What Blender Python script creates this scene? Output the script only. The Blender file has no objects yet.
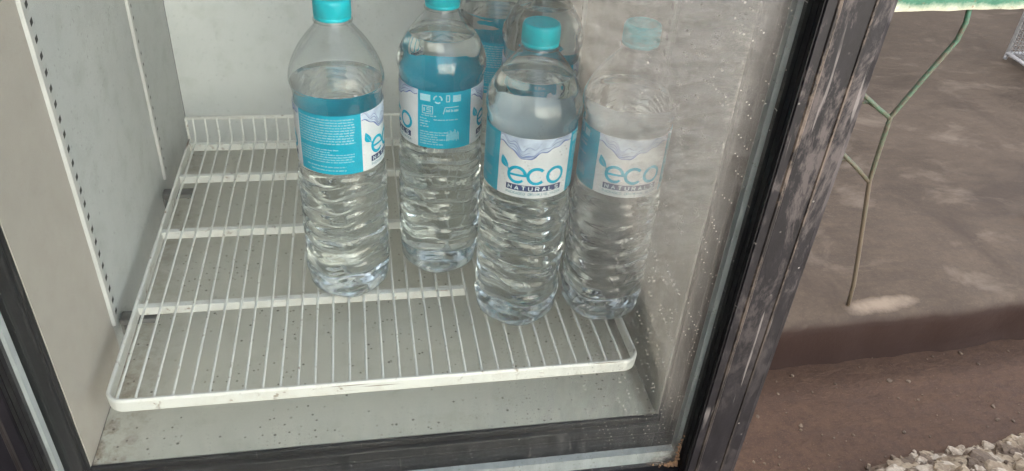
import bpy, bmesh, math, random
from mathutils import Vector, Matrix, noise as mnoise
random.seed(7)
S = bpy.context.scene
COL = S.collection
PI = math.pi
sin, cos, rad = math.sin, math.cos, math.radians

# ------------------------------------------------------------------ camera solve (from the photo)
W, H = 1024, 471
FPX, YAW, PIT, ROL = 787.7, 0.2203, 0.6104, 0.0793
CAM = Vector((0.2035, -0.4553, 0.4805))
fwd = Vector((sin(YAW)*cos(PIT), cos(YAW)*cos(PIT), -sin(PIT)))
rg = fwd.cross(Vector((0, 0, 1))).normalized()
up = rg.cross(fwd)
RR = cos(ROL)*rg + sin(ROL)*up
UU = -sin(ROL)*rg + cos(ROL)*up
def on(u, v, ax, val):
    """place of a picture point on the plane axis = val (a measuring aid for real positions)"""
    d = fwd + RR*((u-W/2)/FPX) - UU*((v-H/2)/FPX)
    return CAM + d*((val-CAM[ax])/d[ax])
cam = bpy.data.cameras.new('camera'); co = bpy.data.objects.new('camera', cam); COL.objects.link(co)
cam.sensor_width = 36; cam.lens = FPX/W*36; cam.clip_start = .01; cam.clip_end = 500
co.matrix_world = Matrix(((RR.x, UU.x, -fwd.x, CAM.x), (RR.y, UU.y, -fwd.y, CAM.y), (RR.z, UU.z, -fwd.z, CAM.z), (0, 0, 0, 1)))
S.camera = co

# ------------------------------------------------------------------ object helpers
class MB:
    def __init__(s): s.v = []; s.f = []; s.m = []; s.cur = 0
    def quad(s, *p):
        n = len(s.v); s.v += [tuple(q) for q in p]; s.f.append(tuple(range(n, n+len(p)))); s.m.append(s.cur)
    def box(s, x0, y0, z0, x1, y1, z1):
        n = len(s.v)
        s.v += [(x, y, z) for z in (z0, z1) for y in (y0, y1) for x in (x0, x1)]
        for q in ((0, 2, 3, 1), (4, 5, 7, 6), (0, 1, 5, 4), (2, 6, 7, 3), (0, 4, 6, 2), (1, 3, 7, 5)):
            s.f.append(tuple(n+i for i in q)); s.m.append(s.cur)
    def grid(s, P, nu, nv, wu=False, flip=False):
        """P(i,j) over nu x nv points"""
        n = len(s.v)
        for i in range(nu):
            for j in range(nv): s.v.append(tuple(P(i, j)))
        for i in range(nu if wu else nu-1):
            for j in range(nv-1):
                a, b = n+i*nv+j, n+((i+1) % nu)*nv+j
                q = (a, b, b+1, a+1)
                s.f.append(q[::-1] if flip else q); s.m.append(s.cur)
        return n
    def tube(s, pts, r, seg=8, cap=True):
        pts = [Vector(p) for p in pts]; rings = []
        prev = None
        for i, p in enumerate(pts):
            t = (pts[min(i+1, len(pts)-1)]-pts[max(i-1, 0)]).normalized()
            a = prev if prev is not None else (Vector((0, 0, 1)) if abs(t.z) < .9 else Vector((1, 0, 0)))
            x = (a - t*a.dot(t)).normalized(); prev = x
            y = t.cross(x); n = len(s.v)
            rr = r[i] if isinstance(r, (list, tuple)) else r
            for k in range(seg):
                w = 2*PI*k/seg; s.v.append(tuple(p+x*rr*cos(w)+y*rr*sin(w)))
            rings.append(n)
        for a, b in zip(rings, rings[1:]):
            for k in range(seg):
                k2 = (k+1) % seg
                s.f.append((a+k, a+k2, b+k2, b+k)); s.m.append(s.cur)
        if cap:
            s.f.append(tuple(rings[0]+k for k in reversed(range(seg)))); s.m.append(s.cur)
            s.f.append(tuple(rings[-1]+k for k in range(seg))); s.m.append(s.cur)
    def flatbar(s, pts, prof, closed=False):
        """sweep a vertical flat profile [(offset,z)...] along a horizontal polyline (mitred)"""
        n0 = len(s.v); m = len(prof); P = [Vector((p[0], p[1], 0)) for p in pts]; N = len(P)
        for i, p in enumerate(P):
            a = P[(i-1) % N] if (closed or i > 0) else None
            b = P[(i+1) % N] if (closed or i < N-1) else None
            d1 = (p-a).normalized() if a is not None else (b-p).normalized()
            d2 = (b-p).normalized() if b is not None else d1
            n1 = Vector((d1.y, -d1.x, 0)); n2 = Vector((d2.y, -d2.x, 0)); nn = (n1+n2).normalized()
            k = 1/max(.35, nn.dot(n1))
            for o, z in prof: s.v.append((p.x+nn.x*o*k, p.y+nn.y*o*k, z))
        for i in range(N if closed else N-1):
            j = (i+1) % N
            for k in range(m):
                k2 = (k+1) % m
                s.f.append((n0+i*m+k, n0+j*m+k, n0+j*m+k2, n0+i*m+k2)); s.m.append(s.cur)
        if not closed:
            s.f.append(tuple(n0+k for k in range(m))); s.m.append(s.cur)
            s.f.append(tuple(n0+(N-1)*m+k for k in reversed(range(m)))); s.m.append(s.cur)
    def mesh(s, name, mats, smooth=False, fix=True):
        me = bpy.data.meshes.new(name); me.from_pydata(s.v, [], s.f)
        for m in (mats if isinstance(mats, list) else [mats]): me.materials.append(m)
        me.polygons.foreach_set('material_index', s.m)
        if fix:
            bm = bmesh.new(); bm.from_mesh(me)
            bmesh.ops.recalc_face_normals(bm, faces=bm.faces); bm.to_mesh(me); bm.free()
        if smooth: me.polygons.foreach_set('use_smooth', [True]*len(me.polygons))
        me.update(); return me
    def build(s, name, mats, parent=None, smooth=False, fix=True, bevel=0):
        o = bpy.data.objects.new(name, s.mesh(name, mats, smooth, fix)); COL.objects.link(o)
        if parent: o.parent = parent
        if bevel:
            b = o.modifiers.new('bevel', 'BEVEL'); b.width = bevel; b.segments = 2; b.limit_method = 'ANGLE'
            b.harden_normals = False
        return o
def tag(o, label=None, cat=None, group=None, kind=None):
    for k, v in (('label', label), ('category', cat), ('group', group), ('kind', kind)):
        if v: o[k] = v
    return o
def empty(name, loc, rz=0):
    o = bpy.data.objects.new(name, None); COL.objects.link(o); o.location = loc; o.rotation_euler = (0, 0, rz)
    o.empty_display_size = .02
    return o
def local(parent, o):
    """keep a part modelled in world coordinates where it is when its parent sits elsewhere"""
    o.location = -Vector(parent.location); return o

# ------------------------------------------------------------------ materials
def new(name):
    m = bpy.data.materials.new(name); m.use_nodes = True
    nt = m.node_tree; nt.nodes.clear()
    out = nt.nodes.new('ShaderNodeOutputMaterial')
    return m, nt, out
class N:
    """tiny node helper"""
    def __init__(s, nt): s.nt = nt
    def add(s, t, **k):
        n = s.nt.nodes.new('ShaderNode'+t)
        for a, v in k.items(): setattr(n, a, v)
        return n
    def set(s, sock, v):
        if hasattr(v, 'is_output') or isinstance(v, bpy.types.NodeSocket): s.nt.links.new(v, sock)
        else: sock.default_value = v
    def coord(s, scale=(1, 1, 1), rot=(0, 0, 0)):
        c = s.add('TexCoord'); m = s.add('Mapping'); m.inputs['Scale'].default_value = scale; m.inputs['Rotation'].default_value = rot
        s.nt.links.new(c.outputs['Object'], m.inputs['Vector']); return m.outputs[0]
    def noise(s, vec, scale, detail=4, rough=.55, dist=0):
        n = s.add('TexNoise'); s.set(n.inputs['Vector'], vec); n.inputs['Scale'].default_value = scale
        n.inputs['Detail'].default_value = detail; n.inputs['Roughness'].default_value = rough; n.inputs['Distortion'].default_value = dist
        return n.outputs['Fac']
    def voro(s, vec, scale, feature='F1', rnd=1, flat=False):
        n = s.add('TexVoronoi', feature=feature)
        if flat: n.voronoi_dimensions = '2D'; s.set(n.inputs['Vector'], vec); n.inputs['Scale'].default_value = scale
        n.inputs['Randomness'].default_value = rnd; return n
    def ramp(s, f, a, b, lo=0., hi=1.):
        n = s.add('MapRange'); s.set(n.inputs['Value'], f)
        n.inputs['From Min'].default_value = a; n.inputs['From Max'].default_value = b
        n.inputs['To Min'].default_value = lo; n.inputs['To Max'].default_value = hi; n.clamp = True
        return n.outputs[0]
    def math(s, op, a, b=None):
        n = s.add('Math', operation=op); s.set(n.inputs[0], a)
        if b is not None: s.set(n.inputs[1], b)
        return n.outputs[0]
    def mix(s, f, a, b):
        n = s.add('Mix', data_type='RGBA'); s.set(n.inputs[0], f)
        s.set(n.inputs[6], a if not isinstance(a, tuple) else (*a, 1)); s.set(n.inputs[7], b if not isinstance(b, tuple) else (*b, 1))
        return n.outputs[2]
    def schlick(s, f0, normal=None, k=5.):
        l = s.add('LayerWeight'); l.inputs['Blend'].default_value = .5
        if normal is not None: s.set(l.inputs['Normal'], normal)
        return s.math('ADD', s.math('MULTIPLY', s.math('POWER', l.outputs['Facing'], k), 1-f0), f0)
    def xyz(s, vec):
        n = s.add('SeparateXYZ'); s.set(n.inputs[0], vec); return n.outputs
    def bump(s, h, strength=.3, dist=.002, normal=None):
        n = s.add('Bump'); n.inputs['Strength'].default_value = strength; n.inputs['Distance'].default_value = dist
        s.set(n.inputs['Height'], h)
        if normal is not None: s.set(n.inputs['Normal'], normal)
        return n.outputs[0]
    def princ(s, col, rough=.5, metal=0., bump=None, spec=.5, coat=0.):
        p = s.add('BsdfPrincipled'); s.set(p.inputs['Base Color'], col if not isinstance(col, tuple) else (*col, 1))
        s.set(p.inputs['Roughness'], rough); s.set(p.inputs['Metallic'], metal); s.set(p.inputs['Specular IOR Level'], spec)
        if coat: p.inputs['Coat Weight'].default_value = coat; p.inputs['Coat Roughness'].default_value = .08
        if bump is not None: s.set(p.inputs['Normal'], bump)
        return p
def link(nt, a, out): nt.links.new(a, out.inputs['Surface'])

def mat_plain(name, col, rough=.5, metal=0., var=.12, scale=60, bump=0., spec=.5, coat=0.):
    m, nt, out = new(name); n = N(nt); c = n.coord()
    f = n.noise(c, scale, 4)
    d = tuple(x*(1-var) for x in col); l = tuple(min(1, x*(1+var)) for x in col)
    colr = n.mix(n.ramp(f, .3, .7), d, l)
    b = n.bump(f, bump, .001) if bump else None
    link(nt, n.princ(colr, n.ramp(f, .3, .7, rough*.85, min(1, rough*1.15)), metal, b, spec, coat).outputs[0], out)
    return m

FLAT = {'liner_wall_paint': (0, PI/2, 0), 'liner_back_paint': (PI/2, 0, 0)}
def mat_liner(name, base, stain=0., specks=.5, rough=.38):
    """white painted liner sheet with grime blotches, dark specks and, near its left edge, rusty stains; side walls also carry painted shade"""
    m, nt, out = new(name); n = N(nt); c = n.coord()
    big = n.noise(c, 7, 5, .6); mid = n.noise(c, 38, 5, .65); fine = n.noise(c, 220, 3)
    col = n.mix(n.ramp(big, .35, .7), tuple(x*.92 for x in base), base)
    col = n.mix(n.ramp(mid, .52, .78, 0, .38), col, (base[0]*.62, base[1]*.6, base[2]*.52))
    cf = n.coord((1, 1, 1), FLAT.get(name, (0, 0, 0))); v = n.voro(cf, 105, flat=True); v2 = n.voro(cf, 50, flat=True)
    sp = n.math('MULTIPLY', n.ramp(n.math('ADD', v.outputs['Distance'], n.math('MULTIPLY', fine, .12)), .10, .19, 1, 0), n.ramp(n.noise(c, 26, 2), .46, .58))
    sp = n.math('MULTIPLY', sp, n.ramp(v.outputs['Color'], .35, .5))
    sp2 = n.math('MULTIPLY', n.ramp(n.math('ADD', v2.outputs['Distance'], n.math('MULTIPLY', mid, .1)), .07, .13, 1, 0), n.ramp(v2.outputs['Color'], .55, .7))
    sp = n.math('MULTIPLY', n.math('MAXIMUM', sp, sp2), specks)
    col = n.mix(sp, col, (.06, .048, .035))
    if name == 'liner_wall_paint':                            # left front panel: dimmer light and pinkish reflection painted in
        x, y, z = n.xyz(c)
        col = n.mix(n.math('MULTIPLY', n.ramp(y, .116, .120, .8, 0), n.ramp(x, .1, .3, 1, 0)), col, (.44, .385, .33))
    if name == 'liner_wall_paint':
        wall_shade = n.math('MULTIPLY', n.ramp(x, .3, .4), n.ramp(n.noise(c, 11, 5, .7), .25, .7, .45, .95))  # right-hand wall darkened in blotches to paint in its shade
        col = n.mix(wall_shade, col, (.26, .235, .20))
    if stain:
        x, y, z = n.xyz(c)
        e = n.math('ADD', x, n.math('MULTIPLY', n.noise(c, 45, 5, .7), .05))
        fl = n.ramp(e, .006, .05, 1, 0)                       # along the left edge
        fl = n.math('MULTIPLY', n.math('MULTIPLY', fl, n.ramp(y, .02, .16, .85, .35)), n.ramp(n.noise(c, 60, 5, .7), .42, .62))
        col = n.mix(n.math('MULTIPLY', fl, stain), col, (.16, .085, .04))
        e2 = n.math('ABSOLUTE', n.math('SUBTRACT', x, .448))
        fl2 = n.math('MULTIPLY', n.ramp(n.math('SUBTRACT', e2, n.math('MULTIPLY', n.noise(c, 45, 5, .7), .012)), -.003, .004, 1, 0), .55)
        col = n.mix(n.math('MULTIPLY', fl2, stain), col, (.14, .11, .075))
    b = n.bump(fine, .06, .0006, n.bump(big, .25, .004))
    link(nt, n.princ(col, n.ramp(mid, .3, .8, rough, rough+.25), 0, b).outputs[0], out)
    return m

def mat_worn_black(name, base=(.022, .02, .024), wear=.6, wcol=(.20, .165, .14), rough=.42, thr=.56):
    """black painted metal: dusty film, chips and bare patches stretched along the profile"""
    m, nt, out = new(name); n = N(nt); c = n.coord((1, 1, .38)); c2 = n.coord()
    a = n.noise(c, 34, 8, .76, .5); b_ = n.noise(c, 95, 5, .7); f = n.noise(c2, 320, 3)
    col = n.mix(n.ramp(b_, .35, .75, 0, .5), base, (base[0]*2.6+.004, base[1]*2.5+.004, base[2]*2.5+.005))
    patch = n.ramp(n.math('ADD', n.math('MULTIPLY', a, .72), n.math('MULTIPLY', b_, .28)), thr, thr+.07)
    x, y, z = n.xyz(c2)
    hi = n.math('MULTIPLY', n.ramp(z, .02, .26, .2, 1), n.ramp(x, .1, .42, .08, 1))                          # worn high on the right; left held back to paint its shade
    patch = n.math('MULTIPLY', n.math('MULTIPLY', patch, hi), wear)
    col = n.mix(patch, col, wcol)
    v = n.voro(n.coord((1, 1, 1), (PI/2, 0, 0)), 120, flat=True); sp = n.math('MULTIPLY', n.ramp(v.outputs['Distance'], .05, .12, 1, 0), n.ramp(v.outputs['Color'], .84, .9))
    col = n.mix(n.math('MULTIPLY', sp, .55), col, (.45, .42, .38))
    sc = n.noise(n.coord((1, 1, .05), (0, .35, 0)), 210, 2, .5)     # fine scratches
    sc = n.math('MULTIPLY', n.ramp(sc, .67, .70), n.ramp(n.noise(c2, 17, 2), .48, .58))
    col = n.mix(n.math('MULTIPLY', sc, .5*wear), col, (.30, .27, .25))
    rg_ = n.mix(patch, n.mix(b_, (rough*.75,)*3, (rough*1.35,)*3), (.8,)*3)
    link(nt, n.princ(col, rg_, 0, n.bump(n.math('ADD', a, n.math('MULTIPLY', f, .4)), .18, .0012), .28).outputs[0], out)
    return m

def mat_glass(name, dusty):
    """window pane: clear, mirroring by Fresnel, with a film of dust, dried drops, streaks and painted reflection haze"""
    m, nt, out = new(name); n = N(nt); c = n.coord(); cs = n.coord((3.2, 1, .35), (0, .22, 0))
    fr = n.schlick(.043)
    tr = n.add('BsdfTransparent'); tr.inputs[0].default_value = (.985, .992, .986, 1)
    gl = n.add('BsdfGlossy'); gl.inputs['Roughness'].default_value = .0
    if dusty:
        wob = n.noise(c, 16, 3)
        nt.links.new(n.bump(wob, .012, .01), gl.inputs['Normal'])
    mx = n.add('MixShader'); nt.links.new(fr, mx.inputs[0]); nt.links.new(tr.outputs[0], mx.inputs[1]); nt.links.new(gl.outputs[0], mx.inputs[2])
    res = mx.outputs[0]
    if dusty:
        x, y, z = n.xyz(c)
        side = n.ramp(n.math('SUBTRACT', x, n.math('MULTIPLY', z, .10)), .24, .44)           # grime and painted reflection haze towards the right
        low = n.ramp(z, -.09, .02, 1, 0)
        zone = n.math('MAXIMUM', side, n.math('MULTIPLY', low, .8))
        cf = n.coord((1, 1, 1), (PI/2, 0, 0)); v = n.voro(cf, 210, flat=True); v2 = n.voro(cf, 62, flat=True); v3 = n.voro(cf, 30, flat=True)
        wv = n.noise(c, 300, 3)
        d1 = n.math('MULTIPLY', n.ramp(v.outputs['Distance'], .05, .17, 1, 0), n.ramp(v.outputs['Color'], .66, .8))
        d2 = n.math('MULTIPLY', n.ramp(n.math('ADD', v2.outputs['Distance'], n.math('MULTIPLY', wv, .10)), .05, .10, 1, 0), n.ramp(v2.outputs['Color'], .86, .97))
        d3 = n.math('MULTIPLY', n.ramp(n.math('ABSOLUTE', n.math('SUBTRACT', n.math('ADD', v3.outputs['Distance'], n.math('MULTIPLY', wv, .2)), .30)), .0, .03, 1, 0), n.ramp(v3.outputs['Color'], .9, .95))
        dots = n.math('MAXIMUM', n.math('MAXIMUM', d1, d2), n.math('MULTIPLY', d3, .6))
        dots = n.math('MULTIPLY', dots, n.math('ADD', n.math('MULTIPLY', zone, .55), .04))
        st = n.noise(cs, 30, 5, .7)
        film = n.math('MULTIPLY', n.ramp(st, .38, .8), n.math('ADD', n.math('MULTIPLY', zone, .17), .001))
        refl_haze = n.math('MULTIPLY', n.ramp(n.math('ADD', z, n.math('MULTIPLY', n.noise(c, 12, 3),   .12)), .15, .37), n.ramp(n.math('ADD', x, n.math('MULTIPLY', n.noise(c, 18, 3), .05)), .352, .43))  # painted haze imitating the bright yard reflection at the upper right
        haze_streak = n.noise(n.coord((.5, 1, 1.7), (0, -.12, 0)), 60, 7, .82, .5)
        refl_haze = n.math('MULTIPLY', refl_haze, n.ramp(n.math('SUBTRACT', x, n.math('MULTIPLY', n.noise(c, 30, 4), .03)), .422, .442, 1, .06))
        film = n.math('ADD', film, n.math('MULTIPLY', refl_haze, n.ramp(haze_streak, .38, .62, .10, .66)))
        corner = n.math('MULTIPLY', n.ramp(n.math('SUBTRACT', x, z), .515, .57), n.ramp(n.noise(c, 90, 5, .7), .4, .6))
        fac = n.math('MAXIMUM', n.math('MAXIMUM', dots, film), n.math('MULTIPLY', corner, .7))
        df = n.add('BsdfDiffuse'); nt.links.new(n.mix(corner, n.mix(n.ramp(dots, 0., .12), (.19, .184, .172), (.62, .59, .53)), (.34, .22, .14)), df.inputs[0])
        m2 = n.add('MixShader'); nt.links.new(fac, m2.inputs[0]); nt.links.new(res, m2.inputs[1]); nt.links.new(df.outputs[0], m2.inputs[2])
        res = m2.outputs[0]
    link(nt, res, out); return m

def mat_pet():
    m, nt, out = new('clear_plastic'); n = N(nt); c = n.coord()
    b = n.bump(n.noise(c, 60, 3, .55), .12, .003); fr = n.schlick(.05, b, 3.2)
    lw = n.add('LayerWeight'); lw.inputs['Blend'].default_value = .5
    tint = n.mix(n.math('POWER', lw.outputs['Facing'], 3.5), (.975, .988, .988), (.66, .72, .73))
    tr = n.add('BsdfTransparent'); nt.links.new(tint, tr.inputs[0])
    gl = n.add('BsdfGlossy'); gl.inputs['Roughness'].default_value = .012
    nt.links.new(b, gl.inputs['Normal'])
    mx = n.add('MixShader'); nt.links.new(fr, mx.inputs[0]); nt.links.new(tr.outputs[0], mx.inputs[1]); nt.links.new(gl.outputs[0], mx.inputs[2])
    link(nt, mx.outputs[0], out); return m
def mat_water():
    m, nt, out = new('drinking_water'); n = N(nt)
    p = n.add('BsdfPrincipled'); p.inputs['Base Color'].default_value = (.97, .99, .99, 1)
    p.inputs['Transmission Weight'].default_value = 1; p.inputs['IOR'].default_value = 1.34; p.inputs['Roughness'].default_value = 0.0
    b = n.bump(n.noise(n.coord(), 70, 2, .5), .04, .003); nt.links.new(b, p.inputs['Normal'])
    link(nt, p.outputs[0], out); return m

def mat_ground(name, c1, c2, c3, scale=1., bump=.5, rough=.85, spec=.3, grime=False, soft=1.):
    m, nt, out = new(name); n = N(nt); c = n.coord((scale,)*3); cs = n.coord((scale, scale*2.6, scale), (0, 0, .5))
    a = n.noise(c, 1.6, 6, .6); b_ = n.noise(cs, 9, 7, .68, .3); f = n.noise(c, 70, 6, .7)
    col = n.mix(n.ramp(a, .35, .68), c1, c2); col = n.mix(n.ramp(b_, .42, .72, 0, .75), col, c3)
    col = n.mix(n.ramp(f, .42, .68, 0, .55*soft), col, tuple(x*.5 for x in c1)); g = n.noise(c, 260, 3, .6); col = n.mix(n.ramp(g, .55, .7, 0, .4*soft), col, tuple(min(1, x*1.7) for x in c3))
    v = n.voro(c, 9); sp = n.math('MULTIPLY', n.ramp(v.outputs['Distance'], .04, .07, 1, 0), n.ramp(v.outputs['Color'], .72, .78))
    col = n.mix(n.math('MULTIPLY', sp, .7), col, tuple(x*.2 for x in c1))
    if grime:                                                 # pitted, and darkened next to the cooler as painted shade
        p_ = n.noise(n.coord((1, .8, 1)), 24, 6, .78, .6); col = n.mix(n.ramp(p_, .44, .56, 0, .9), col, (.12, .10, .085))
        x, y, z = n.xyz(n.coord()); t_ = n.ramp(n.math('ADD', y, n.math('MULTIPLY', p_, .5)), -1.25, -.45)
        col = n.mix(n.math('MULTIPLY', t_, .75), col, (.10, .086, .072))
    nb = n.bump(f, bump, .004, n.bump(b_, bump*.8, .012))
    link(nt, n.princ(col, n.ramp(b_, .3, .7, rough*.75, rough), 0, nb, spec).outputs[0], out)
    return m

M_wall = mat_liner('liner_wall_paint', (.54, .545, .53), 0, .40)
M_back = mat_liner('liner_back_paint', (.62, .63, .61), 0, .25)
M_floor = mat_liner('liner_floor_paint', (.61, .585, .50), .9, .85, .42)
M_strip = mat_plain('strip_white', (.50, .49, .465), .35, 0, .08, 40, .05)
M_dark = mat_plain('slot_dark', (.03, .028, .024), .7)
M_clip = mat_plain('clip_grey', (.16, .155, .14), .6, 0, .3, 80)
M_case = mat_worn_black('cabinet_black', wear=.4)
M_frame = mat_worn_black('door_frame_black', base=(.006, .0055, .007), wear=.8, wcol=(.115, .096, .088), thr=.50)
M_bead = mat_worn_black('worn_bead', base=(.011, .0095, .009), wear=.85, wcol=(.17, .13, .10), thr=.47)
M_rubber = mat_plain('gasket_rubber', (.005, .0045, .005), .6, 0, .3, 90, .2, .25)
M_seal = mat_worn_black('seal_grey', base=(.014, .014, .014), wear=.3, wcol=(.10, .095, .085), rough=.5)
M_spacer = mat_plain('spacer_aluminium', (.31, .335, .325), .42, .1, .12, 50, .08)
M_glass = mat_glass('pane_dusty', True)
M_glass2 = mat_glass('pane_inner', False)
def mat_wirewhite():
    m, nt, out = new('shelf_white_coating'); n = N(nt); c = n.coord()
    a = n.noise(c, 40, 5, .7); v = n.voro(c, 75)
    col = n.mix(n.ramp(a, .5, .78, 0, .5), (.74, .73, .68), (.55, .48, .40))
    col = n.mix(n.math('MULTIPLY', n.ramp(v.outputs['Distance'], .1, .22, 1, 0), n.ramp(v.outputs['Color'], .6, .72)), col, (.17, .12, .08))
    col = n.mix(n.ramp(n.noise(c, 110, 4, .7), .60, .70, 0, .75), col, (.22, .14, .08))
    link(nt, n.princ(col, .42, 0, n.bump(a, .15, .001)).outputs[0], out); return m
M_wire = mat_wirewhite()
def mat_film(name, col, rough=.34, var=.06, scale=70, thru=.5):
    m, nt, out = new(name); n = N(nt); c = n.coord(); f = n.noise(c, scale, 4)
    colr = n.mix(n.ramp(f, .3, .7), tuple(x*(1-var) for x in col), tuple(min(1, x*(1+var)) for x in col))
    p = n.princ(colr, rough, 0, n.bump(f, .04, .001)); t = n.add('BsdfTranslucent'); n.set(t.inputs[0], colr)
    mx = n.add('MixShader'); mx.inputs[0].default_value = thru
    nt.links.new(p.outputs[0], mx.inputs[1]); nt.links.new(t.outputs[0], mx.inputs[2]); link(nt, mx.outputs[0], out); return m
M_pet = mat_pet(); M_water = mat_water()
M_cap = mat_plain('cap_teal', (.002, .47, .56), .34, 0, .06, 80, .03, .3)
M_lteal = mat_film('label_teal', (.002, .50, .70), thru=.36)
M_lwhite = mat_film('label_white', (.94, .955, .97), thru=.34)
M_lwave = mat_film('label_wave', (.64, .73, .92), .36, .22, 110, .2)
M_lwaved = mat_plain('label_wave_edge', (.12, .17, .42), .4, 0, .5, 300)
M_lnavy = mat_plain('label_navy', (.03, .05, .14), .36, 0, .1)
M_lprint = mat_plain('label_print_white', (.80, .90, .92), .4, 0, .05)
M_lgrey = mat_plain('label_print_teal', (.16, .36, .42), .4, 0, .1)

# ------------------------------------------------------------------ setting: ground, slab, rubble
ZG, ZS = -.50, -.40
M_dirt = mat_ground('brown_earth', (.055, .0275, .0145), (.074, .039, .022), (.098, .056, .033), 1.3, .6)
M_yard = mat_ground('yard_ground', (.18, .162, .145), (.35, .328, .302), (.48, .458, .43), 2.2, 1., grime=True)  # grime: pits, plus painted shade next to the cooler
M_conc = mat_ground('worn_concrete', (.044, .030, .019), (.080, .057, .039), (.100, .073, .051), 1.1, .22, .75, .22, soft=.4)
def sheet(name, x0, y0, x1, y1, z, m, nx=2, ny=2):
    b = MB(); b.grid(lambda i, j: (x0+(x1-x0)*i/(nx-1), y0+(y1-y0)*j/(ny-1), z), nx, ny)
    o = b.build(name, m); tag(o, kind='structure'); return o
sheet('ground', -60, -60, 60, 60, ZG, M_dirt)
sheet('added_dark_sheet', -30, -12, 30, -.30, ZG+.004, mat_ground('dark_yard_sheet', (.022, .020, .019), (.032, .029, .027), (.045, .041, .038), 2., .8))  # unseen dark sheet added to keep the left part of the reflection dark
# pale concrete apron to the right front, its edge placed to bound the bright reflection in the glass
b = MB(); ya = [-.32-.03*i for i in range(330)]
def ap(i, j):
    y = ya[i]; e = .60+.155*abs(y)+.03*mnoise.noise((y*3, 0, 1))+.012*mnoise.noise((y*14, 0, 5))
    return (e+(0, .02, .3, 20)[j], y, ZG+(.0045, .020, .022, .022)[j])
b.grid(ap, 330, 4); tag(b.build('driveway', M_yard), kind='structure')
# raised slab with a rough broken front edge
b = MB(); xs = [.60+.02*i for i in range(171)]
def edge(x):
    k = .467+.042*(x-.907)
    return k + .010*mnoise.noise((x*9, 0, 3)) + .004*mnoise.noise((x*50, 2, 3))
prof = []
def slab_p(i, j):
    x = xs[i]; e = edge(x)
    foot = e - .003 + .006*mnoise.noise((x*11, 5, 1))
    r = [(foot-.008, ZG-.01), (foot-.004, ZG+.006), (foot, ZG+.03), (e-.002, ZS-.034), (e+.000, ZS-.018), (e+.005, ZS-.007), (e+.020, ZS-.0005), (e+.3, ZS), (3.2, ZS), (3.2, ZG-.01)][j]
    y, z = r
    if 0 < j < 6: y += .004*mnoise.noise((x*40, j*3, 9)); z += .003*mnoise.noise((x*37, j*5, 4))
    return (x, y, z)
b.grid(slab_p, len(xs), 10)
def mat_slab():
    m = M_conc.copy(); m.name = 'slab_concrete'; nt = m.node_tree; n = N(nt)
    p = [q for q in nt.nodes if q.type == 'BSDF_PRINCIPLED'][0]
    src = p.inputs['Base Color'].links[0].from_socket
    c = n.coord(); x, y, z = n.xyz(c)
    bl = n.noise(c, 3.2, 5, .62, .6); src = n.mix(n.ramp(bl, .50, .66, 0, .6), src, (.032, .021, .014))
    bl2 = n.noise(n.coord((1, 1.6, 1), (0, 0, .8)), 5.5, 6, .65, .4); src = n.mix(n.ramp(bl2, .56, .70, 0, .55), src, (.165, .128, .095))
    # pale patch beside the bench leg, and dark red riser, its shadow and wet painted in
    px = n.math('SUBTRACT', x, 1.115); py = n.math('SUBTRACT', y, .505)
    dx = n.math('MULTIPLY', px, 1/.085); dy = n.math('MULTIPLY', n.math('SUBTRACT', py, n.math('MULTIPLY', px, .08)), 1/.021)
    d = n.math('ADD', n.math('MULTIPLY', dx, dx), n.math('MULTIPLY', dy, dy))
    d = n.math('ADD', d, n.math('MULTIPLY', n.noise(c, 38, 5, .7), 1.3))
    pale = n.ramp(d, .75, 1.7, .85, 0)
    col = n.mix(pale, src, (.24, .185, .135))
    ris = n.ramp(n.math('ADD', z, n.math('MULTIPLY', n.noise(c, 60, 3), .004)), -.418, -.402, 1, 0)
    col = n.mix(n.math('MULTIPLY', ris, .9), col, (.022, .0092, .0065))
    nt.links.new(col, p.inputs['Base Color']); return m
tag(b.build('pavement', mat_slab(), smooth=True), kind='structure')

# rubble heap at the lower right: broken stones of one pile
b = MB()
M_rub = []
for k, cc in enumerate(((.36, .28, .185), (.15, .105, .07), (.50, .415, .31))):
    m, nt, out = new('rubble_stone'); n = N(nt); c = n.coord()
    f = n.noise(c, 120, 5, .7); g = n.noise(c, 25, 3)
    col = n.mix(n.ramp(f, .35, .7), tuple(x*.6 for x in cc), cc); col = n.mix(n.ramp(g, .55, .7, 0, .5), col, (.13, .085, .05)); col = n.mix(n.ramp(n.noise(c, 55, 4, .7), .5, .62, 0, .8), col, (.20, .145, .095))
    link(nt, n.princ(col, .9, 0, n.bump(f, .7, .003)).outputs[0], out); M_rub.append(m)
rnd = random.Random(3)
def stone(x, y, z, s, dull=False):
    n0 = len(b.v); sx, sy, sz = s*rnd.uniform(.7, 1.3), s*rnd.uniform(.7, 1.2), s*rnd.uniform(.5, .9)
    bm = bmesh.new(); bmesh.ops.create_icosphere(bm, subdivisions=3 if s > .011 else (2 if s > .006 else 1), radius=1)
    o = Vector((rnd.uniform(0, 99),)*3); rz = rnd.uniform(0, PI); tilt = rnd.uniform(-.5, .5)
    rot = Matrix.Rotation(rz, 3, 'Z') @ Matrix.Rotation(tilt, 3, 'X')
    for v in bm.verts:
        d = 1 + .5*mnoise.noise(v.co*1.3+o) + .26*mnoise.noise(v.co*3+o) + .12*mnoise.noise(v.co*7+o)
        q = v.co*d; q = Vector((max(-.86, min(.92, q.x)), max(-.95, min(.88, q.y)), max(-.8, min(.76, q.z))))
        q = rot @ Vector((q.x*sx, q.y*sy, q.z*sz)); b.v.append((x+q.x, y+q.y, z+q.z))
    b.cur = 1 if dull else rnd.choice((0, 0, 1, 2, 2))
    for f in bm.faces: b.f.append(tuple(n0+v.index for v in f.verts)); b.m.append(b.cur)
    bm.free()
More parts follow.
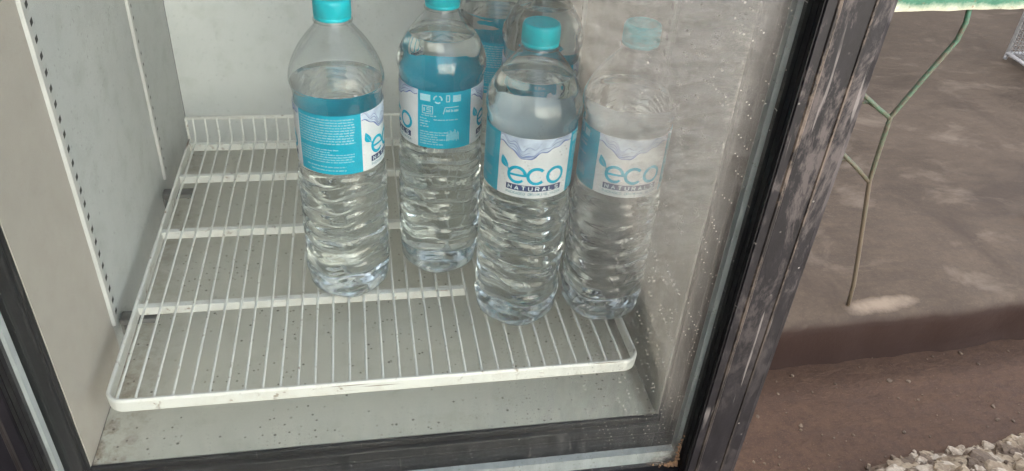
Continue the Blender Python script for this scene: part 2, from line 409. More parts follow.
def heap(x):            # back edge of the heap (world y) and its height, along x
    p = on(870+(x-.0), 0, 2, ZG)
L = [on(u, v, 2, ZG) for u, v in ((846, 474), (872, 460), (905, 450), (940, 447), (965, 444), (1000, 434), (1040, 430), (1100, 420))]
def back_y(x):
    for a, c in zip(L, L[1:]):
        if a.x <= x <= c.x: return a.y+(c.y-a.y)*(x-a.x)/(c.x-a.x)
    return None
for k in range(1500):
    x = rnd.uniform(L[0].x, L[-1].x+.1); by = back_y(x)
    if by is None: by = L[-1].y
    t = rnd.random()**.8
    y = by - t*.22; hgt = min(.055, t*.13)
    s = rnd.choice((.003, .004, .004, .005, .006, .008, .010, .014, .018, .024, .03)) * (1 if t > .06 else .7)
    stone(x, y-s, ZG + hgt*rnd.uniform(.75, 1) - s*.12, s)
for k in range(190):
    x = rnd.uniform(.72, 1.75); y = .20+.27*rnd.random()**(1 if k % 3 else 2.5)
    stone(x, y, ZG+.0006, rnd.choice((.0012, .0015, .002, .0025, .003, .0045)), True)
# bed of the heap
b.cur = 1
def bedp(i, j):
    x = L[0].x-.02 + i*.01; by = back_y(max(L[0].x, min(L[-1].x-.001, x))) or L[-1].y
    y = by - .004 - j*.012; t = min(1, j*.012/.22)
    return (x, y, ZG - .004 + min(.047, t*.12)*min(1, i/6) + .008*mnoise.noise((x*60, y*60, 2))*min(1, j/2))
b.grid(bedp, int((L[-1].x-L[0].x+.1)/.01), 22)
o = b.build('rubble', M_rub); tag(o, kind='stuff')

# ------------------------------------------------------------------ unseen walls added behind, casting shade over yard and slab
M_shade_wall = mat_ground('shade_wall_mat', (.34, .29, .24), (.40, .35, .30), (.45, .40, .34), .7, .3)
def wall(name, x0, x1, y0, y1, h, lab):
    b = MB(); b.box(x0, y0, ZG-.02, x1, y1, ZG+h); b.box(x0-.03, y0-.04, ZG+h+.002, x1+.03, y1+.04, ZG+h+.09)
    tag(b.build(name, M_shade_wall, bevel=.008), lab, 'wall')
wall('shade_wall_tall', -7, -.06, 3.3, 3.6, 6.4, 'unseen tall wall added behind the black cooler to shade the yard')
wall('shade_wall_low', -.03, 9, 3.3, 3.55, 3.15, 'unseen lower wall added behind the green bench to shade the slab')

M_bounce = mat_ground('bounce_white', (.66, .65, .62), (.74, .73, .70), (.60, .58, .54), .8, .3)  # for an unseen wall added to bounce sunlight to the front
b = MB(); b.box(-.8, -6.6, ZG-.02, 6.5, -6.35, ZG+3.1); b.box(-.83, -6.63, ZG+3.102, 6.53, -6.32, ZG+3.2)
tag(b.build('bounce_wall', M_bounce, bevel=.008), 'unseen white wall added in front to bounce sunlight into the cooler', 'wall')
b = MB(); b.box(-1.05, -9, ZG-.02, -.85, .2, ZG+3.4); b.box(-1.08, -9.03, ZG+3.402, -.82, .23, ZG+3.48)  # unseen dark wall added to keep light off the right-hand liner
tag(b.build('blocker_wall', mat_plain('blocker_dark', (.035, .028, .024), .7, 0, .4, 9, .3), bevel=.006), 'unseen dark wall added left of the cooler to block light', 'wall')
# ------------------------------------------------------------------ the cooler
XL, XR, YB, ZF, ZT = -.0227, .4523, .5235, -.053, 1.05
cool = empty('display_cooler', ((XL+XR)/2, .28, ZG))
tag(cool, 'black framed glass door display cooler with white inside, holding water bottles', 'cooler')
def part(b, name, mats, parent=cool, **k):
    o = b.build(name, mats, parent, **k)
    return o
def place(o, depth=1):
    o.location = -Vector(cool.location) if depth == 1 else (0, 0, 0); return o
T = .055
b = MB()
b.box(XL-T, .001, ZG+.03, XL-.012, YB+T, ZT+.12); b.box(XR+.012, .001, ZG+.03, XR+T, YB+T, ZT+.12)
b.box(XL-.011, YB+.012, ZG+.03, XR+.011, YB+T, ZT+.12); b.box(XL-.011, .001, ZT+.012, XR+.011, YB+.011, ZT+.12)
b.box(XL-.011, .001, ZG+.03, XR+.011, YB+.011, ZF-.012)
for x in (XL-.03, XR+.03):
    for y in (.04, YB): b.tube([(x, y, ZG), (x, y, ZG+.031)], .016)
place(part(b, 'cabinet', M_case, bevel=.003))
# side liners, each with two raised white strips and the punched slots beside them
def liner(sx):
    X = XL if sx < 0 else XR; o = -1 if sx < 0 else 1
    b = MB(); b.box(min(X, X+o*.0115), 0.0, ZF, max(X, X+o*.0115), YB, ZT)
    w = place(part(b, 'side_wall', M_wall))
    for y, wd in ((.1215, .0075), (.372, .008)):
        b = MB()
        def P(i, j, y=y, wd=wd):                               # bevelled strip
            z = ZF+.045+(ZT-.05-ZF-.045)*i/30
            yy, dx = [(y-wd*.62, -.0004), (y-wd*.38, .0024), (y+wd*.25, .0030), (y+wd*.5, .0016), (y+wd*.55, -.0004)][j]
            return (X-o*dx, yy, z)
        b.grid(P, 31, 5); b.build('shelf_rail', M_strip, w)
    for y, s in ((.1330, 1.), (.3845, .8)):
        b = MB()
        for k in range(70):
            z = ZF+.05+.0127*k
            if z > ZT-.06: break
            h, q = .0029*s, .0026*s
            b.quad((X-o*.0003, y-q, z-h), (X-o*.0003, y+q, z-h*.5), (X-o*.0003, y+q, z+h), (X-o*.0003, y-q, z+h*.5))
        b.build('slot_row', M_dark, w)
    return w
liner(-1); liner(1)
b = MB(); b.box(XL+.0005, YB-.0005, ZF, XR-.0005, YB+.011, ZT); bw = place(part(b, 'back_wall', M_back))
b = MB(); b.box(XL+.0005, 0.0012, ZF-.011, XR-.0005, YB-.001, ZF+.0005)
place(part(b, 'floor_liner', M_floor))
b = MB(); b.box(XL+.0005, 0.0, ZT, XR-.0005, YB-.001, ZT+.011); place(part(b, 'top_liner', M_wall))
# shelf clips in the strips
for X, o in ((XL, 1), (XR, -1)):
    for y in (.139, .352):
        b = MB(); x0, x1 = sorted((X+o*.0005, X+o*.034))
        b.box(x0, y-.007, -.020, x1, y+.007, -.0145); x0, x1 = sorted((X+o*.0005, X+o*.0035)); b.box(x0, y-.006, -.034, x1, y+.006, -.0205)
        place(part(b, 'shelf_clip', M_clip, bevel=.001))
# the dark face of the cabinet round the opening, seen through the glass
def ring(b, x0, x1, z0, z1, x2, x3, z2, z3, y0, y1):
    """frame between the inner rectangle (x0..x1, z0..z1) and the outer (x2..x3, z2..z3)"""
    b.box(x2, y0, z2, x0, y1, z3); b.box(x1, y0, z2, x3, y1, z3)
    b.box(x0, y0, z2, x1, y1, z0); b.box(x0, y0, z1, x1, y1, z3)
b = MB(); ring(b, XL-.0005, XR+.0016, ZF+.0012, ZT+.0005, XL-T, XR+T, ZF-.09, ZT+.09, -.0035, 0.0005)
place(part(b, 'front_frame', M_seal, bevel=.001))
# --- door
GX0, GX1, GZ0, GZ1 = -.0385, .4715, -.0940, ZT+.02
door_b = MB()
FY, BY = -.042, -.0105
def stile(xa, xb, sgn, zz0, zz1):
    """upright frame member: xa = glass edge, xb = outer edge; rounded outer corner"""
    w = abs(xb-xa)
    pr = [(0, BY), (0, -.0385), (.0016, FY), (w-.014, FY), (w-.0055, FY+.0012), (w-.0008, FY+.004), (w, FY+.009), (w, BY)]
    n = len(door_b.v); m = len(pr)
    for z in (zz0, zz1):
        for o, y in pr: door_b.v.append((xa+sgn*o, y, z))
    for k in range(m):
        k2 = (k+1) % m; door_b.f.append((n+k, n+k2, n+m+k2, n+m+k)); door_b.m.append(0)
    door_b.f.append(tuple(n+k for k in range(m))); door_b.m.append(0)
    door_b.f.append(tuple(n+m+k for k in reversed(range(m)))); door_b.m.append(0)
stile(GX1, .5222, 1, GZ0-.045, GZ1+.045)
stile(GX0, -.0892, -1, GZ0-.045, GZ1+.045)
door_b.box(GX0+.0003, FY+.001, GZ0-.0445, GX1-.0003, BY, GZ0); door_b.box(GX0+.0003, FY+.001, GZ1, GX1-.0003, BY, GZ1+.0445)
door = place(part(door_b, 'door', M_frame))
def sub(b, name, m, **k): return b.build(name, m, door, **k)
# beads on the frame face: worn raised ridges
for xs_ in ((.4812, .0022, .0010), (.5048, .0013, .0009), (-.0482, .0022, .0010), (-.0718, .0013, .0009)):
    x, w, h = xs_; b = MB()
    b.grid(lambda i, j: (x+[-w, -w*.5, w*.5, w][j], FY-[-.0003, h, h, -.0003][j], GZ0-.04+(GZ1-GZ0+.08)*i/60), 61, 4)
    sub(b, 'trim_bead', M_bead)
# rubber glazing gasket lining the inside of the frame
b = MB()
for q in ((.0000, -.0251, -.0300, .0004), (.0000, -.0312, -.0368, .0007), (.0, -.0375, -.0415, .0004)):
    _, ya, yb, pr_ = q
    b.box(GX1-pr_, yb, GZ0, GX1+.0003, ya, GZ1); b.box(GX0-.0003, yb, GZ0, GX0+pr_, ya, GZ1)
    b.box(GX0+pr_, yb, GZ0-.0003, GX1-pr_, ya, GZ0+pr_)
sub(b, 'gasket', M_rubber)
b = MB(); ring(b, -.0357, .4670, -.0800, GZ1-.010, GX0+.0002, GX1-.0002, GZ0+.0002, GZ1-.0002, -.0205, -.0135)
sub(b, 'spacer', M_spacer)
b = MB(); ring(b, XL-.002, XR+.002, ZF-.003, ZT+.003, XL-.012, XR+.012, ZF-.015, ZT+.013, -.0095, -.0038)
sub(b, 'door_seal', M_seal, bevel=.0015)
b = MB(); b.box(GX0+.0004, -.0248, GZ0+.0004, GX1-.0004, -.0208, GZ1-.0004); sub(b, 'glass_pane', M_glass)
b = MB(); b.box(GX0+.0004, -.0133, GZ0+.0004, GX1-.0004, -.0108, GZ1-.0004); sub(b, 'glass_pane', M_glass2)
# crumbs of rust and dirt lodged in the lower right corner of the frame
b = MB(); r5 = random.Random(5)
for k in range(260):
    t = r5.random()
    if t < .55: x = GX1-.0016-abs(r5.gauss(0, .006)); z = GZ0+.0016+abs(r5.gauss(0, .0015))
    else: x = GX1-.0022-abs(r5.gauss(0, .0012)); z = GZ0+.002+abs(r5.gauss(0, .018))
    s = r5.uniform(.0004, .0013); y = -.0250-s*.6-abs(r5.gauss(0, .0012))
    p = [(x+s*r5.uniform(.6, 1.2)*d[0], y+s*d[1]*r5.uniform(.6, 1.2), z+s*d[2]*r5.uniform(.6, 1.2)) for d in ((1, 0, 0), (-1, 0, 0), (0, 1, 0), (0, -1, 0), (0, 0, 1), (0, 0, -1))]
    for f in ((0, 2, 4), (2, 1, 4), (1, 3, 4), (3, 0, 4), (2, 0, 5), (1, 2, 5), (3, 1, 5), (0, 3, 5)): b.quad(*(p[i] for i in f))
o = sub(b, 'rust_crumbs', mat_plain('rust_dirt', (.22, .13, .07), .9, 0, .5, 400)); o['kind'] = 'stuff'

# ------------------------------------------------------------------ wire shelf
WX0, WS, YF, YSB, UPZ = .0029, .01382, .0216, .4453, .0285
shelf = empty('wire_shelf', (.211, .23, -.012))
tag(shelf, 'white coated wire shelf with dirty flat front rail inside the cooler', 'shelf')
SL = -Vector(shelf.location)
def sp(b, name, m=M_wire, **k):
    o = b.build(name, m, shelf, **k); o.location = SL; return o
SX0, SX1 = -.0055, .4325
def rounded(x0, x1, yf, yb, r):
    pts = [(x0, yb)]
    for k in range(9): a = PI + (PI/2)*k/8; pts.append((x0+r+r*cos(a), yf+r+r*sin(a)))
    for k in range(9): a = 1.5*PI + (PI/2)*k/8; pts.append((x1-r+r*cos(a), yf+r+r*sin(a)))
    pts.append((x1, yb)); return pts
b = MB(); b.flatbar(rounded(SX0, SX1, YF-.0035, YSB+.002, .013), [(-.0014, -.0115), (.0014, -.0115), (.0019, -.001), (.0009, .0012), (-.0009, .0012), (-.0016, -.001)])
sp(b, 'shelf_rim', smooth=False, bevel=.0005)
for k in range(31):
    x = WX0+WS*k + random.uniform(-.0004, .0004); b = MB()
    zf = random.uniform(-.0003, .0003)
    pts = [(x, YF-.0030, -.0060), (x, YF-.0022, -.0012), (x, YF+.0005, zf)] + [(x+random.uniform(-.0004, .0004), YF+(YSB-YF-.01)*t, random.uniform(-.0003, .0003)) for t in (.2, .4, .6, .8, 1)]
    pts += [(x, YSB-.003, .0008), (x, YSB, .004), (x, YSB+.001, UPZ)]
    b.tube(pts, .00115, 8); sp(b, 'wire', smooth=True)
for y, x0, x1, nm in ((.1357, SX0+.0015, .2935, 0), (.2549, SX0+.0015, SX1-.002, 0), (.3646, SX0+.0015, SX1-.002, 0), (.4400, SX0+.0015, SX1-.002, 0)):
    b = MB(); b.flatbar([(x0, y), ((x0+x1)/2, y), (x1, y)], [(-.0032, -.0105), (.0024, -.0105), (.0032, -.0014), (-.0032, -.0014)])
    sp(b, 'support_bar', bevel=.0004)
b = MB(); b.tube([(SX0, YSB+.0032, UPZ), (.21, YSB+.0032, UPZ-.0003), (SX1, YSB+.0032, UPZ)], .0022, 8)
for x in (SX0, SX1): b.tube([(x, YSB+.0032, UPZ), (x, YSB+.0032, -.004)], .0016, 8)
sp(b, 'back_rail', smooth=True)

# ------------------------------------------------------------------ bottles
LZ0, LZ1, RL = .1390, .1922, .0364
CP = [(0, .020), (.0012, .0285), (.004, .0325), (.009, .0355), (.016, .0370), (.024, .0374), (.05, .0374), (.09, .0374), (.120, .0376), (.130, .0372), (.1345, .0361),
      (.140, .0360), (.165, .0360), (.1975, .0360), (.2020, .0369), (.2055, .0379), (.2090, .0384), (.2135, .0380), (.2195, .0364), (.2265, .0333), (.234, .0291), (.2415, .0240), (.2475, .0193), (.252, .0156), (.2547, .0136), (.2565, .0130), (.2635, .0126), (.2735, .0124)]
def R0(z):
    if z <= 0: return CP[0][1]
    for i in range(len(CP)-1):
        if z <= CP[i+1][0]:
            z0, r0 = CP[i]; z1, r1 = CP[i+1]
            zm, rm = CP[max(0, i-1)]; zp, rp = CP[min(len(CP)-1, i+2)]
            h = z1-z0; d = (r1-r0)/h
            dm = (r0-rm)/(z0-zm) if i > 0 else d; dp = (rp-r1)/(zp-z1) if i+2 < len(CP) else d
            m0 = 0 if dm*d <= 0 else 2*dm*d/(dm+d); m1 = 0 if dp*d <= 0 else 2*dp*d/(dp+d)
            t = (z-z0)/h
            return (2*t**3-3*t*t+1)*r0+(t**3-2*t*t+t)*h*m0+(-2*t**3+3*t*t)*r1+(t**3-t*t)*h*m1
    return CP[-1][1]
def sm(a, b_, x): t = max(0, min(1, (x-a)/(b_-a))); return t*t*(3-2*t)
def R(z, th, seed=0):
    r = R0(z)
    w = sm(.014, .024, z)*(1-sm(.121, .131, z))
    if w > 0:
        ph = z + .0026*sin(3*th+.6) + .0008*sin(7*th+z*60)
        s = sin(2*PI*ph/.0136); s = (1-abs(s)**.7*2) if s > 0 else (1+.25*s)
        r += w*(.00074*s + .0004*cos(6*th+z*150))
    q = Vector((cos(th)*1.7, sin(th)*1.7, z*26+seed*7.3))
    r += .00035*mnoise.noise(q)*sm(.002, .02, z)*(1-sm(.25, .26, z))*(1-.85*sm(.128, .134, z)*(1-sm(.199, .204, z)))
    w2 = sm(.204, .215, z)*(1-sm(.238, .252, z))
    if w2 > 0: r += w2*.0005*abs(cos(5*th+.4))
    # pressed lobes of the foot
    if z < .02: r += (1-sm(.004, .02, z))*.0008*cos(5*th)
    return r
NT = 96
ZS_ = [0, .0006, .0014, .0026, .004, .006] + [.0085+.0018*k for k in range(142)] 
ZS_ = [z for z in ZS_ if z < .2613] + [.2613]
def shell_mesh(seed):
    b = MB()
    def P(i, j):
        th = 2*PI*i/NT; z = ZS_[j]; r = R(z, th, seed); return (r*sin(th), -r*cos(th), z+.0004)
    b.grid(P, NT, len(ZS_), True)
    # domed foot
    def Pb(i, j):
        th = 2*PI*i/NT; t = j/6; r = R(0, th, seed)*(1-t); return (r*sin(th), -r*cos(th), .0004+.007*sm(0, 1, t))
    b.grid(Pb, NT, 7, True)
    return b.mesh('bottle_body', M_pet, smooth=True)
def water_mesh(seed, lev, tilt=0.):
    b = MB(); zs = [z for z in ZS_ if z < lev-.0012] + [lev-.0006, lev]
    I = .00012
    def P(i, j):
        th = 2*PI*i/NT; z = zs[j]; r = R(z, th, seed)-I; 
        if j == len(zs)-1: r -= .0002
        return (r*sin(th), -r*cos(th), z+.0011)
    n = b.grid(P, NT, len(zs), True)
    top = [n+i*len(zs)+len(zs)-1 for i in range(NT)]
    # flat top with its own rings
    k = len(b.v); b.v.append((0, 0, zs[-1]+.0011))
    for i in range(NT): b.f.append((top[i], top[(i+1) % NT], k)); b.m.append(0)
    bot = [n+i*len(zs) for i in range(NT)]
    prev = bot
    for q in range(1, 6):
        t = q/6; cur = []
        for i in range(NT):
            th = 2*PI*i/NT; r = (R(0, th, seed)-I)*(1-t); cur.append(len(b.v)); b.v.append((r*sin(th), -r*cos(th), .0011+.007*sm(0, 1, t)))
        for i in range(NT):
            i2 = (i+1) % NT; b.f.append((prev[i], prev[i2], cur[i2], cur[i])); b.m.append(0)
        prev = cur
    k = len(b.v); b.v.append((0, 0, .0081))
    for i in range(NT): b.f.append((prev[(i+1) % NT], prev[i], k)); b.m.append(0)
    me = b.mesh('water', M_water, smooth=True)
    for p in me.polygons:
        if len(p.vertices) == 3 and p.center.z > .1: p.use_smooth = False
    return me
# --- label: sheet plus printed figures, in sheet coordinates (u along the girth, v up), metres
def Lp(u, v, d=0.):
    a = u/RL; r = RL+d; z = LZ0+v; return (r*sin(a), -r*cos(a), z)
DEG = RL*PI/180
W1, TB, W2, TA = 0, 87*DEG, 174*DEG, 267*DEG
HW = 49*DEG; HL = LZ1-LZ0
def area(b, u0, u1, f0, f1, d, nv=2, step=.0012):
    n = max(2, int(abs(u1-u0)/step)+2)
    def P(i, j):
        u = u0+(u1-u0)*i/(n-1); a, c = (f0(u) if callable(f0) else f0), (f1(u) if callable(f1) else f1)
        return Lp(u, a+(c-a)*j/(nv-1), d)
    b.grid(P, n, nv)
def ribbon(b, pts, w, d, closed=False):
    """stroke of width w (or list) along points, subdivided to follow the curve of the sheet"""
    q = []
    m = len(pts); 
    for i in range(m if closed else m-1):
        a, c = pts[i], pts[(i+1) % m]; L_ = math.hypot(c[0]-a[0], c[1]-a[1]); k = max(1, int(L_/.0014))
        for j in range(k): q.append((a[0]+(c[0]-a[0])*j/k, a[1]+(c[1]-a[1])*j/k))
    if not closed: q.append(pts[-1])
    n0 = len(b.v); m = len(q)
    for i, p in enumerate(q):
        a = q[i-1] if (i > 0 or closed) else p; c = q[(i+1) % m] if (i < m-1 or closed) else p
        t = (c[0]-a[0], c[1]-a[1]); l = math.hypot(*t) or 1; nx, ny = -t[1]/l, t[0]/l
        ww = (w(i/(m-1)) if callable(w) else w)/2
        b.v.append(Lp(p[0]+nx*ww, p[1]+ny*ww, d)); b.v.append(Lp(p[0]-nx*ww, p[1]-ny*ww, d))
    for i in range(m if closed else m-1):
        j = (i+1) % m; b.f.append((n0+2*i, n0+2*j, n0+2*j+1, n0+2*i+1)); b.m.append(b.cur)
GL = {'N': [[(0, 0), (0, 6), (4, 0), (4, 6)]], 'A': [[(0, 0), (2, 6), (4, 0)], [(.8, 2), (3.2, 2)]], 'T': [[(0, 6), (4, 6)], [(2, 6), (2, 0)]],
      'U': [[(0, 6), (0, 1.5), (1, 0), (3, 0), (4, 1.5), (4, 6)]], 'R': [[(0, 0), (0, 6), (3, 6), (4, 5), (4, 4), (3, 3), (0, 3)], [(2, 3), (4, 0)]],
      'L': [[(0, 6), (0, 0), (3.6, 0)]], 'S': [[(4, 5), (3, 6), (1, 6), (0, 5), (0, 4), (1, 3.2), (3, 2.8), (4, 2), (4, 1), (3, 0), (1, 0), (0, 1)]],
      'P': [[(0, 0), (0, 6), (3, 6), (4, 5), (4, 3.8), (3, 2.8), (0, 2.8)]], 'C': [[(4, 5), (3, 6), (1, 6), (0, 5), (0, 1), (1, 0), (3, 0), (4, 1)]],
      'K': [[(0, 0), (0, 6)], [(4, 6), (0, 2.6)], [(1.4, 3.6), (4, 0)]], 'G': [[(4, 5), (3, 6), (1, 6), (0, 5), (0, 1), (1, 0), (3, 0), (4, 1), (4, 3), (2.2, 3)]],
      'E': [[(4, 6), (0, 6), (0, 0), (4, 0)], [(0, 3), (3.2, 3)]], 'D': [[(0, 0), (0, 6), (2.6, 6), (4, 4.6), (4, 1.4), (2.6, 0), (0, 0)]],
      'I': [[(2, 0), (2, 6)]], 'W': [[(0, 6), (1, 0), (2, 4.5), (3, 0), (4, 6)]], ' ': []}
def text(b, s, u0, u1, v0, h, w, d):
    adv = (u1-u0)/len(s); kx = min(adv*.72/4, h/6*1.25)
    for i, ch in enumerate(s):
        for st in GL[ch]: ribbon(b, [(u0+adv*i+adv*.14+x*kx, v0+y*h/6) for x, y in st], w, d)
def arc(cu, cv, ru, rv, a0, a1, n=40): return [(cu+ru*cos(rad(a0+(a1-a0)*k/n)), cv+rv*sin(rad(a0+(a1-a0)*k/n))) for k in range(n+1)]
mm = .001
def words(b, u0, u1, v, h, rnd, d, last=1.):
    u = u0; end = u0+(u1-u0)*last
    while u < end:
        l = rnd.uniform(1.2, 4.2)*mm; e = min(u+l, end)
        # a word: a thin broken bar of letter-like strokes
        x = u
        while x < e:
            st = rnd.uniform(.38, .62)*mm; hh = h*rnd.choice((.7, .7, .7, 1., .95))
            area(b, x, min(x+st, e), v, v+hh, d, step=.01); x += st+.16*mm
        u = e+.7*mm
# 1 sheet
b = MB(); us = []; pm = []
for cu, hw, mi in ((W1, HW, 0), (TB, 38*DEG, 1), (W2, HW, 0), (TA, 44*DEG, 1)):
    for k in range(40): us.append(cu-hw+2*hw*k/40); pm.append(mi)
def P(i, j):
    u = us[i]; v = HL*j/8; p = Lp(u, v, .00012)
    k = .00022*mnoise.noise((p[0]*70, p[1]*70, p[2]*60))*(1 if 0 < j < 8 else .3)
    return (p[0]+k*p[0]/RL, p[1]+k*p[1]/RL, p[2])
b.grid(P, len(us), 9, True)
b.m = [pm[f//8] for f in range(len(b.f))]
ME_label = b.mesh('label', [M_lwhite, M_lteal], smooth=True, fix=False)
# 2 wave picture
FIG = []
for cu in (W1, W2):
    bw_, bwd = MB(), MB()
    def wv(u, cu=cu):
        x = (u-cu)/mm
        return (43.0 - 8.0*math.exp(-((x+8)/9.)**2) + 6.0*sm(6, 26, x) + 4*(1-sm(-31, -16, x)) + .7*sin(x*.62))*mm
    area(bw_, cu-HW+.2*mm, cu+HW-.2*mm, wv, HL-.15*mm, .0005, 3)
    pts = [(cu-HW+.3*mm+(2*HW-.6*mm)*k/70, wv(cu-HW+.3*mm+(2*HW-.6*mm)*k/70)) for k in range(71)]
    ribbon(bwd, pts, lambda t: (.55+.75*abs(sin(t*9))*(.5+.5*sin(t*31)))*mm, .0006)
    for off, a0, a1, ww in ((2.2, 8, 44, .5), (4.3, 0, 30, .45), (3.2, 40, 62, .4), (6.6, 4, 26, .35), (1.3, 20, 34, .4), (5.6, 46, 68, .4), (8.2, 14, 40, .3)):
        ribbon(bwd, [(p[0], min(p[1]+off*mm*(1+.25*sin(i*.5)), HL-.4*mm)) for i, p in enumerate(pts)][a0:a1], lambda t, ww=ww: ww*mm*(.3+sin(PI*t)), .00062)
    FIG.append(('wave_picture', bw_.mesh('wave_picture', M_lwave, smooth=True, fix=False))); FIG.append(('wave_lines', bwd.mesh('wave_lines', M_lwaved, fix=False)))
# 3 logo: leaf + rounded lower-case letters
for cu in (W1, W2):
    b = MB()
    o = cu + 1.5*mm; rr = 6.7*mm; cv = 20.6*mm; w = 2.6*mm
    ue = o-15.8*mm; uc = o-.2*mm; uo = o+15.6*mm
    ribbon(b, arc(ue, cv, rr, rr, 0, 318)[0:41], lambda t: w*(1 if t < .9 else 1-.35*(t-.9)/.1), .00055)
    ribbon(b, [(ue-rr, cv-.2*mm), (ue+rr+.9*mm, cv-.2*mm)], 1.9*mm, .00058)
    ribbon(b, arc(uc, cv, rr, rr, 42, 318), w, .00055)
    ribbon(b, arc(uo, cv, rr, rr, 0, 360)[:-1], w, .00055, True)
    # leaf with a split along its midrib, tip at the upper left, stalk running to the e
    p0 = (ue-rr-1.0*mm, cv+4.6*mm); p1 = (ue-rr-6.6*mm, cv+14.6*mm)
    ax = (p1[0]-p0[0], p1[1]-p0[1]); Ln = math.hypot(*ax); tx, ty = ax[0]/Ln, ax[1]/Ln
    for sgn, wd in ((1, 3.3), (-1, 2.5)):
        m_, e_ = [], []
        for k in range(15):
            t = k/14; bulge = sin(PI*min(1, t**.85))*wd*mm; c_ = .9*mm*sin(PI*t)
            m_.append((p0[0]+tx*Ln*t-ty*(c_+.16*mm*sgn*(1-t)), p0[1]+ty*Ln*t+tx*(c_+.16*mm*sgn*(1-t))))
            e_.append((p0[0]+tx*Ln*t-ty*(c_+sgn*bulge), p0[1]+ty*Ln*t+tx*(c_+sgn*bulge)))
        n0 = len(b.v)
        for a, e in zip(m_, e_): b.v.append(Lp(*a, .00056)); b.v.append(Lp(*e, .00056))
        for k in range(14): b.f.append((n0+2*k, n0+2*k+1, n0+2*k+3, n0+2*k+2)); b.m.append(0)
    ribbon(b, [p0, (ue-rr+.6*mm, cv+2.2*mm)], 1.1*mm, .00056)
    FIG.append(('logo', b.mesh('logo', M_lteal, fix=False)))
# 4 dark band with spaced capitals, line of small capitals
for cu in (W1, W2):
    b = MB(); b2 = MB(); b3 = MB()
    o = cu+1.0*mm
    area(b, o-23.5*mm, o+22.5*mm, 6.5*mm, 11.7*mm, .0005)
    text(b2, 'NATURALS', o-22.3*mm, o+21.8*mm, 7.4*mm, 3.4*mm, .72*mm, .00075)
    text(b3, 'PACKAGED DRINKING WATER', o-23.5*mm, o+23*mm, 2.9*mm, 2.1*mm, .42*mm, .0005)
    FIG += [('name_band', b.mesh('name_band', M_lnavy, fix=False)), ('lettering', b2.mesh('lettering', M_lprint, fix=False)), ('caption', b3.mesh('caption', M_lgrey, fix=False))]
# 5 print on the teal panels
b = MB(); rt = random.Random(11)
h0, hw = TA-41*DEG, TA+40*DEG
v = 49.3*mm
while v > 26*mm: words(b, h0, hw-2*mm, v, 1.25*mm, rt, .0005, rt.choice((.98, .97, .95))); v -= 2.35*mm
v = 22.5*mm
while v > 10*mm: words(b, h0, hw-2*mm, v, 1.1*mm, rt, .0005, rt.choice((.7, .95, .9, .55))); v -= 2.25*mm
words(b, h0+6*mm, hw-12*mm, 6.6*mm, 1.2*mm, rt, .0005); words(b, h0+10*mm, hw-8*mm, 3.4*mm, 1.2*mm, rt, .0005, .9)
M_fine = mat_plain('label_fine_print', (.34, .68, .76), .4, 0, .05)
ME_text = b.mesh('text_block', M_fine, fix=False)
b = MB()
# panel with symbols: row of boxes, certification frame, bar-like block, text
def box_(u0, u1, v0, v1, d=.0005): area(b, u0, u1, v0, v1, d)
def rect(u0, u1, v0, v1, w): ribbon(b, [(u0, v0), (u1, v0), (u1, v1), (u0, v1)], w, .0005, True)
L0 = TB-34*DEG
box_(L0, L0+9*mm, 44.5*mm, 50.5*mm); rect(L0+22.5*mm, L0+25*mm, 45*mm, 50.5*mm, 1.*mm); box_(L0+28*mm, L0+35*mm, 44.5*mm, 50.5*mm)
for k in range(3):                                            # three bent arrows of the recycling mark
    a = 90+120*k; c_ = (L0+15.3*mm, 46.9*mm)
    ribbon(b, [(c_[0]+3.3*mm*cos(rad(a+x)), c_[1]+3.3*mm*sin(rad(a+x))) for x in (15, 45, 60, 75, 100)], 1.2*mm, .0005)
rect(L0+2*mm, L0+11*mm, 33*mm, 40*mm, .8*mm); ribbon(b, [(L0+3.6*mm, 38.4*mm), (L0+3.6*mm, 34.8*mm)], 1.1*mm, .0005)
ribbon(b, [(L0+9.4*mm, 38.4*mm), (L0+6.2*mm, 38.4*mm), (L0+6.2*mm, 36.6*mm), (L0+9.2*mm, 36.6*mm), (L0+9.2*mm, 34.8*mm), (L0+5.6*mm, 34.8*mm)], .9*mm, .0005)
words(b, L0+1*mm, L0+14*mm, 30.6*mm, 1.1*mm, rt, .0005)
ribbon(b, [(L0+20*mm, 33.6*mm), (L0+21.5*mm, 39.6*mm), (L0+33*mm, 40*mm)], .7*mm, .0005); words(b, L0+22*mm, L0+33*mm, 35.4*mm, 2.8*mm, rt, .0005)
for v in (27.6, 25.1, 22.6, 20.1): words(b, L0, L0+rt.uniform(6, 9)*mm, v*mm, 1.2*mm, rt, .0005)
words(b, L0+12*mm, L0+33*mm, 27.4*mm, 1.2*mm, rt, .0005)
for v in (15.2, 12.9, 10.6, 8.3, 6, 3.7): words(b, L0, L0+rt.uniform(15, 26)*mm, v*mm, 1.2*mm, rt, .0005)
for k in range(12): box_(L0+(23+k*.95)*mm, L0+(23.45+k*.95)*mm, (8+rt.uniform(-1, 1))*mm, (16+rt.uniform(-2, 3))*mm)
ME_print = b.mesh('symbol_panel', M_fine, fix=False)
